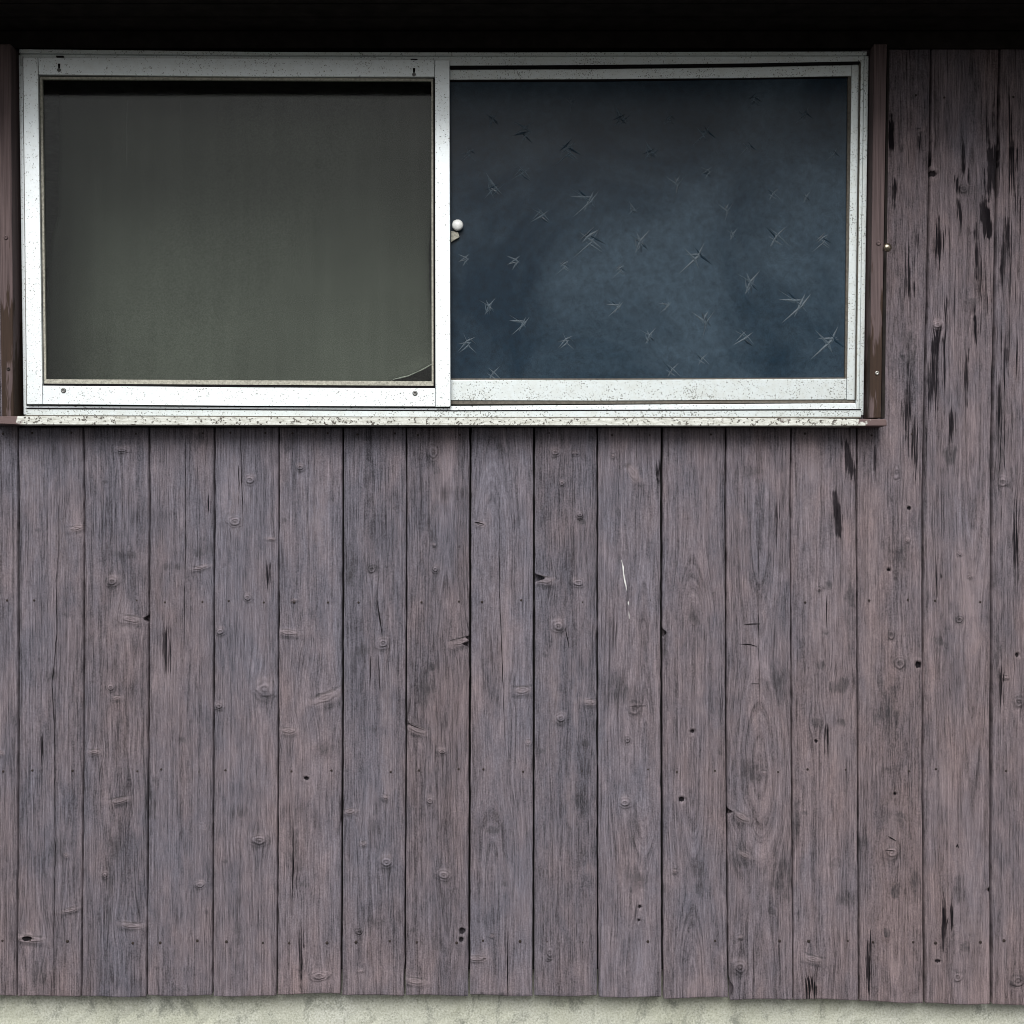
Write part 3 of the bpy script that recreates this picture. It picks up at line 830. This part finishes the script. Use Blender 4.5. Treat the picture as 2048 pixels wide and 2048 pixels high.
# casing boards
slab('casing_board', [(-9, 88), (21, 88), (27, 833), (4, 833)], 0.045, -0.014, CASING, win, 0.0015)
slab('casing_board', [(1748, 88), (1774, 88), (1762, 836), (1739, 836)], 0.045, -0.014, CASING, win, 0.0015)
slab('casing_gap_shade', [(1775, 97), (1779, 97), (1769.5, 836), (1762.5, 836)], 0.008, 0.003, SOFFIT, win, 0.0005)  # dark strip painting the shade in the gap beside the casing
#slab('casing_head', [(20, 86), (1749, 86), (1749, 95), (20, 93)], 0.030, -0.014, CASING, win, 0.001)

def screw(x, y, p, r=0.0045, mat=STEEL, parent=win, name='screw'):
    me = lathe_mesh(name, [(r, -0.001), (r, 0.0008), (r * 0.75, 0.0018), (r * 0.35, 0.0018), (r * 0.3, 0.0009), (0, 0.0009)], 14)
    o = obj(name, me, mat, parent)
    o.location = P(x, y, p)
    return o
screw(1754, 746, 0.0452, 0.0042, STEEL)
screw(17, 738, 0.0452, 0.0036, RUST)
screw(12, 475, 0.0452, 0.0045, CASING)
screw(1757, 486, 0.0452, 0.0050, CASING)
hook = obj('bolt', lathe_mesh('bolt', [(0.0022, -0.012), (0.0022, 0.004), (0.0058, 0.0045), (0.0072, 0.0075), (0.0062, 0.0105), (0.003, 0.0125), (0, 0.013)], 18), BRASS, win)
hook.location = P(1769, 497, 0.040)
hook.scale = (1.25, 1.25, 1.25)
hook.rotation_euler = (0, 0, math.radians(20))

def ring(name, outer, inner, front, back, mat, parent):
    bm = bmesh.new()
    n = len(outer)
    of = [bm.verts.new(P(x, y, front)) for x, y in outer]
    nf = [bm.verts.new(P(x, y, front)) for x, y in inner]
    ob = [bm.verts.new((v.co.x, -back, v.co.z)) for v in of]
    nb_ = [bm.verts.new((v.co.x, -back, v.co.z)) for v in nf]
    for i in range(n):
        j = (i + 1) % n
        bm.faces.new((of[i], of[j], nf[j], nf[i]))
        bm.faces.new((ob[i], nb_[i], nb_[j], ob[j]))
        bm.faces.new((of[i], ob[i], ob[j], of[j]))
        bm.faces.new((nf[i], nf[j], nb_[j], nb_[i]))
    return obj(name, bm_mesh(name, bm), mat, parent)
# outer sash (in front): the glazing bead carries stiles, rails, pane and screws
F1, B1 = 0.0200, 0.0060
sa = ring('sash', [(79.6, 153.3), (866.4, 157.3), (866.9, 771.4), (88.1, 766.9)], [(84.5, 158.5), (862.5, 162), (863.5, 762.5), (92, 758.5)], 0.0130, 0.0065, BEAD, win)
slab('stile', [(45.8, 114.5), (75.5, 115), (85, 808.5), (53.5, 808.5)], F1, B1, ALU, sa)
slab('stile', [(869.7, 120), (899, 120), (901, 811), (899, 813.5), (871, 813.5)], F1 + 0.002, B1, ALU, sa)
slab('rail', [(76.1, 115), (300, 116.5), (512, 118), (869.2, 120), (869.2, 153.5), (512, 153), (77, 149)], F1 - 0.0006, B1, ALU, sa)
slab('rail', [(85.6, 771.5), (500, 775), (870.3, 777), (870.3, 813), (500, 811.5), (85.6, 808.4)], F1 - 0.0006, B1, ALU, sa)
# raised line on the top rail, glazing bead and gasket
ring('gasket', [(76.6, 149.6), (869.1, 154.1), (870.2, 776.4), (85.7, 771)], [(79.5, 153.2), (866.5, 157.2), (867, 771.5), (88, 767)], 0.0115, 0.0065, DARKGAP, sa)
slab('pane', [(83.5, 157.5), (863.5, 161), (864.5, 763.5), (91, 759.5)], 0.0105, 0.0075, GLASS, sa, 0)
for x, y in ((127, 781), (830, 786.5)):
    screw(x, y, F1 - 0.0004, 0.0052, SCREW, sa)
for x, y in ((118, 140), (828, 149)):
    screw(x, y, F1 - 0.0004, 0.0038, SCREW, sa)
    slab('drain_slot', [(x - 2.4, y - 13), (x + 2.4, y - 13), (x + 1.8, y - 4), (x - 1.8, y - 4)], F1 + 0.0001, F1 - 0.004, DARKGAP, sa, 0.0004)
for x, y in ((119, 112.2), (828, 118.6)):
    slab('drain_slot', [(x - 7, y - 1), (x + 7, y - 1), (x + 7, y + 1.4), (x - 7, y + 1.4)], 0.0178, 0.0115, DARKGAP, sa, 0.0003)

# inner sash (set back)
F2, B2 = 0.0030, -0.020
sb = ring('sash', [(880, 134), (1704, 128), (1694, 798), (880, 799)], [(880.5, 157.5), (1701, 151), (1691, 759.5), (880.5, 761.5)], F2 - 0.004, B2 + 0.003, ALU_D, win)
slab('stile', [(1703.5, 124), (1720.5, 124), (1712, 799.5), (1693.5, 799.5)], F2, B2, ALU_D, sb)
slab('rail', [(880, 136), (1200, 134), (1500, 130), (1703, 126.5), (1703, 152), (1500, 155.5), (1200, 158), (880, 159.5)], F2 - 0.0006, B2, ALU_D, sb)
slab('rail', [(880, 759.8), (1200, 760), (1693, 757.5), (1693, 799), (1200, 801), (880, 800.5)], F2 - 0.0006, B2, ALU_D, sb)
slab('gasket', [(1696, 152), (1703.2, 152), (1693.4, 757.5), (1689.5, 757.5)], F2 - 0.002, B2 + 0.002, RUBBER, sb, 0.0003)
slab('gasket', [(880, 756.8), (1200, 757), (1689, 755), (1689, 757.6), (1200, 759.9), (880, 759.7)], F2 - 0.002, B2 + 0.002, RUBBER, sb, 0.0003)
slab('gasket', [(880, 159.6), (1200, 158.1), (1703, 152.1), (1703, 155), (1200, 162), (880, 163)], F2 - 0.003, B2 + 0.002, DARKGAP, sb, 0.0003)
PANE2 = F2 - 0.007
slab('pane', [(878, 156), (1705, 150), (1695, 760), (878, 761.5)], PANE2, PANE2 - 0.006, BLUE, sb, 0)
# track bar below the inner sash and above it
slab('sill_rail', [(902, 801.5), (1711, 799.8), (1711, 805.8), (902, 808.5)], 0.0005, -0.02, RUBBER, win, 0.0004)

# star motifs pressed into the blue pane
def star_mesh(seed):
    r = random.Random(seed)
    bm = bmesh.new()
    for k in range(r.choice((5, 6, 7))):
        long_ = k < 2
        ang = math.radians((-45 if k % 2 == 0 else 50) + r.uniform(-16, 16) + (r.uniform(-40, 40) if k > 3 else 0))
        l0 = r.uniform(0.25, 0.5) * (1.7 if long_ else 1.0)
        l1 = r.uniform(0.2, 0.5) * (1.4 if long_ else 1.0)
        c, s_ = math.cos(ang), math.sin(ang)
        w = r.uniform(0.03, 0.07)
        hh = r.uniform(0.018, 0.035)
        ctr = (r.uniform(-.2, .2), r.uniform(-.2, .2))
        bend = r.uniform(-0.06, 0.06)
        def pt(t, o, d):
            return bm.verts.new((ctr[0] + c * t - s_ * (o + bend * t * t * 6), -d, ctr[1] + s_ * t + c * (o + bend * t * t * 6)))
        A = pt(-l0, 0, 0); B = pt(l1, 0, 0)
        L = pt(0, w, 0); R_ = pt(0, -w, 0); T = pt(0, 0, hh)
        mi = 1 if k in (2, 5) else 0
        for f in ((A, R_, T), (R_, B, T), (B, L, T), (L, A, T)):
            bm.faces.new(f).material_index = mi
    return bm_mesh('star_motif', bm)
STARS = [star_mesh(s) for s in range(10)]
STAR_MAT = STARLIT
for s in STARS:
    s.materials.append(STAR_MAT)
    s.materials.append(STARSHADE)
SP = [(1050, 265, 26), (1140, 205, 13), (1240, 235, 20), (1340, 240, 14), (1412, 265, 20), (1498, 292, 14), (1135, 303, 24), (1300, 303, 18),
      (1047, 347, 20), (1415, 345, 13), (1350, 368, 20), (1178, 398, 28), (1265, 418, 12), (1085, 432, 20), (1450, 420, 16), (1180, 480, 28),
      (1280, 486, 24), (1395, 512, 28), (1030, 525, 16), (1500, 568, 24), (1610, 228, 16), (1668, 307, 13), (1555, 480, 24), (1645, 482, 18),
      (1600, 605, 32), (1662, 680, 30), (1492, 677, 22), (1405, 642, 24), (1334, 610, 13), (1298, 674, 17), (1235, 612, 17), (1135, 685, 17),
      (1345, 745, 17), (1405, 722, 14), (977, 615, 17), (1045, 645, 20), (938, 690, 20), (987, 752, 17), (985, 240, 18), (940, 310, 16),
      (985, 375, 22), (1128, 532, 14), (1547, 392, 14), (1508, 200, 16), (1612, 395, 12), (1240, 540, 13), (1465, 470, 12), (930, 520, 14)]
rs = random.Random(9)
for x, y, s in SP:
    o = obj('star_motif', STARS[rs.randrange(10)], None, sb)
    o.location = P(x, y, PANE2 + 0.0001)
    k = s / 1000 * 2.1
    o.scale = (k, k * 0.55, k)

# latch beside the meeting stile
l = obj('latch', lathe_mesh('latch', [(0.0035, -0.004), (0.0040, 0.003), (0.0095, 0.004), (0.0115, 0.008), (0.009, 0.012), (0.004, 0.014), (0, 0.0142)], 18), LATCH, sb)
l.location = P(915.5, 452, PANE2 + 0.004)
slab('latch_tab', [(902, 462), (916, 464), (919, 474), (902, 484)], PANE2 + 0.008, PANE2 + 0.004, BEAD, sb, 0.0008)

# paper behind the front pane, its lower right corner curled away
def paper():
    nx, ny = 90, 70
    p0 = -0.17
    bm = bmesh.new()
    rows = []
    def lerp(tab, t):
        return float(np.interp(t, [a for a, _ in tab], [b for _, b in tab]))
    Lt = [(190, 119), (430, 117), (470, 104), (520, 98), (620, 94), (765, 88)]
    Rt = [(190, 872), (380, 868), (440, 861), (500, 857.5), (560, 858.5), (640, 862), (730, 866), (765, 868)]
    Bt = [(80, 768), (770, 768), (785, 759), (815, 752), (845, 738.5), (858, 731), (872, 724)]
    rr = random.Random(2)
    jl = [rr.uniform(-1, 1) for _ in range(ny + 1)]
    for j in range(ny + 1):
        v = j / ny
        row = []
        for i in range(nx + 1):
            u = i / nx
            yy0 = 190 + 3 * math.sin(u * 9)
            xg = 100 + 765 * u
            yb = lerp(Bt, xg)
            y = yy0 + (yb - yy0) * v
            xl_, xr_ = lerp(Lt, y) + jl[j] * 0.8, lerp(Rt, y) + jl[-j] * 0.5
            x = xl_ + (xr_ - xl_) * u
            d = max(0.0, 1 - math.hypot(x - 868, (y - 760)) / 75.0)
            lip = max(0.0, (v - 0.955) / 0.045) * min(1.0, max(0.0, (x - 760) / 40.0))
            p = p0 + 0.0075 * d ** 1.4 + 0.010 * lip ** 1.5 + 0.0008 * math.sin(u * 7 + v * 3) 
            row.append(bm.verts.new(P(x, y, p)))
        rows.append(row)
    for a, b in zip(rows, rows[1:]):
        for i in range(nx):
            bm.faces.new((a[i], b[i], b[i + 1], a[i + 1]))
    edge = [rows[-1][i].co.copy() for i in range(nx + 1) if rows[-1][i].co.x > P(778, 0, p0).x]
    me = bm_mesh('paper_sheet', bm, True)
    o = obj('paper_sheet', me, PAPER)
    md = o.modifiers.new('thickness', 'SOLIDIFY')
    md.thickness = 0.0009
    md.offset = 0
    eb = bmesh.new()
    pr = None
    for i, c in enumerate(edge):
        w = 0.0013 * min(1.0, i / 2 + 0.2) * rr.uniform(0.7, 1.3)
        q = [eb.verts.new(c + Vector((0, -0.0012 + dy, dz))) for dy, dz in ((0, w), (-0.001, 0), (0, -w), (0.001, 0))]
        if pr:
            for k in range(4):
                eb.faces.new((pr[k], pr[(k + 1) % 4], q[(k + 1) % 4], q[k]))
        pr = q
    e = obj('lit_edge', bm_mesh('lit_edge', eb), LIT_EDGE, o)  # pale strip paints the light caught along the curled paper edge
    return o
tag(paper(), 'dull grey paper sheet with a curled corner behind the clear pane', 'paper')
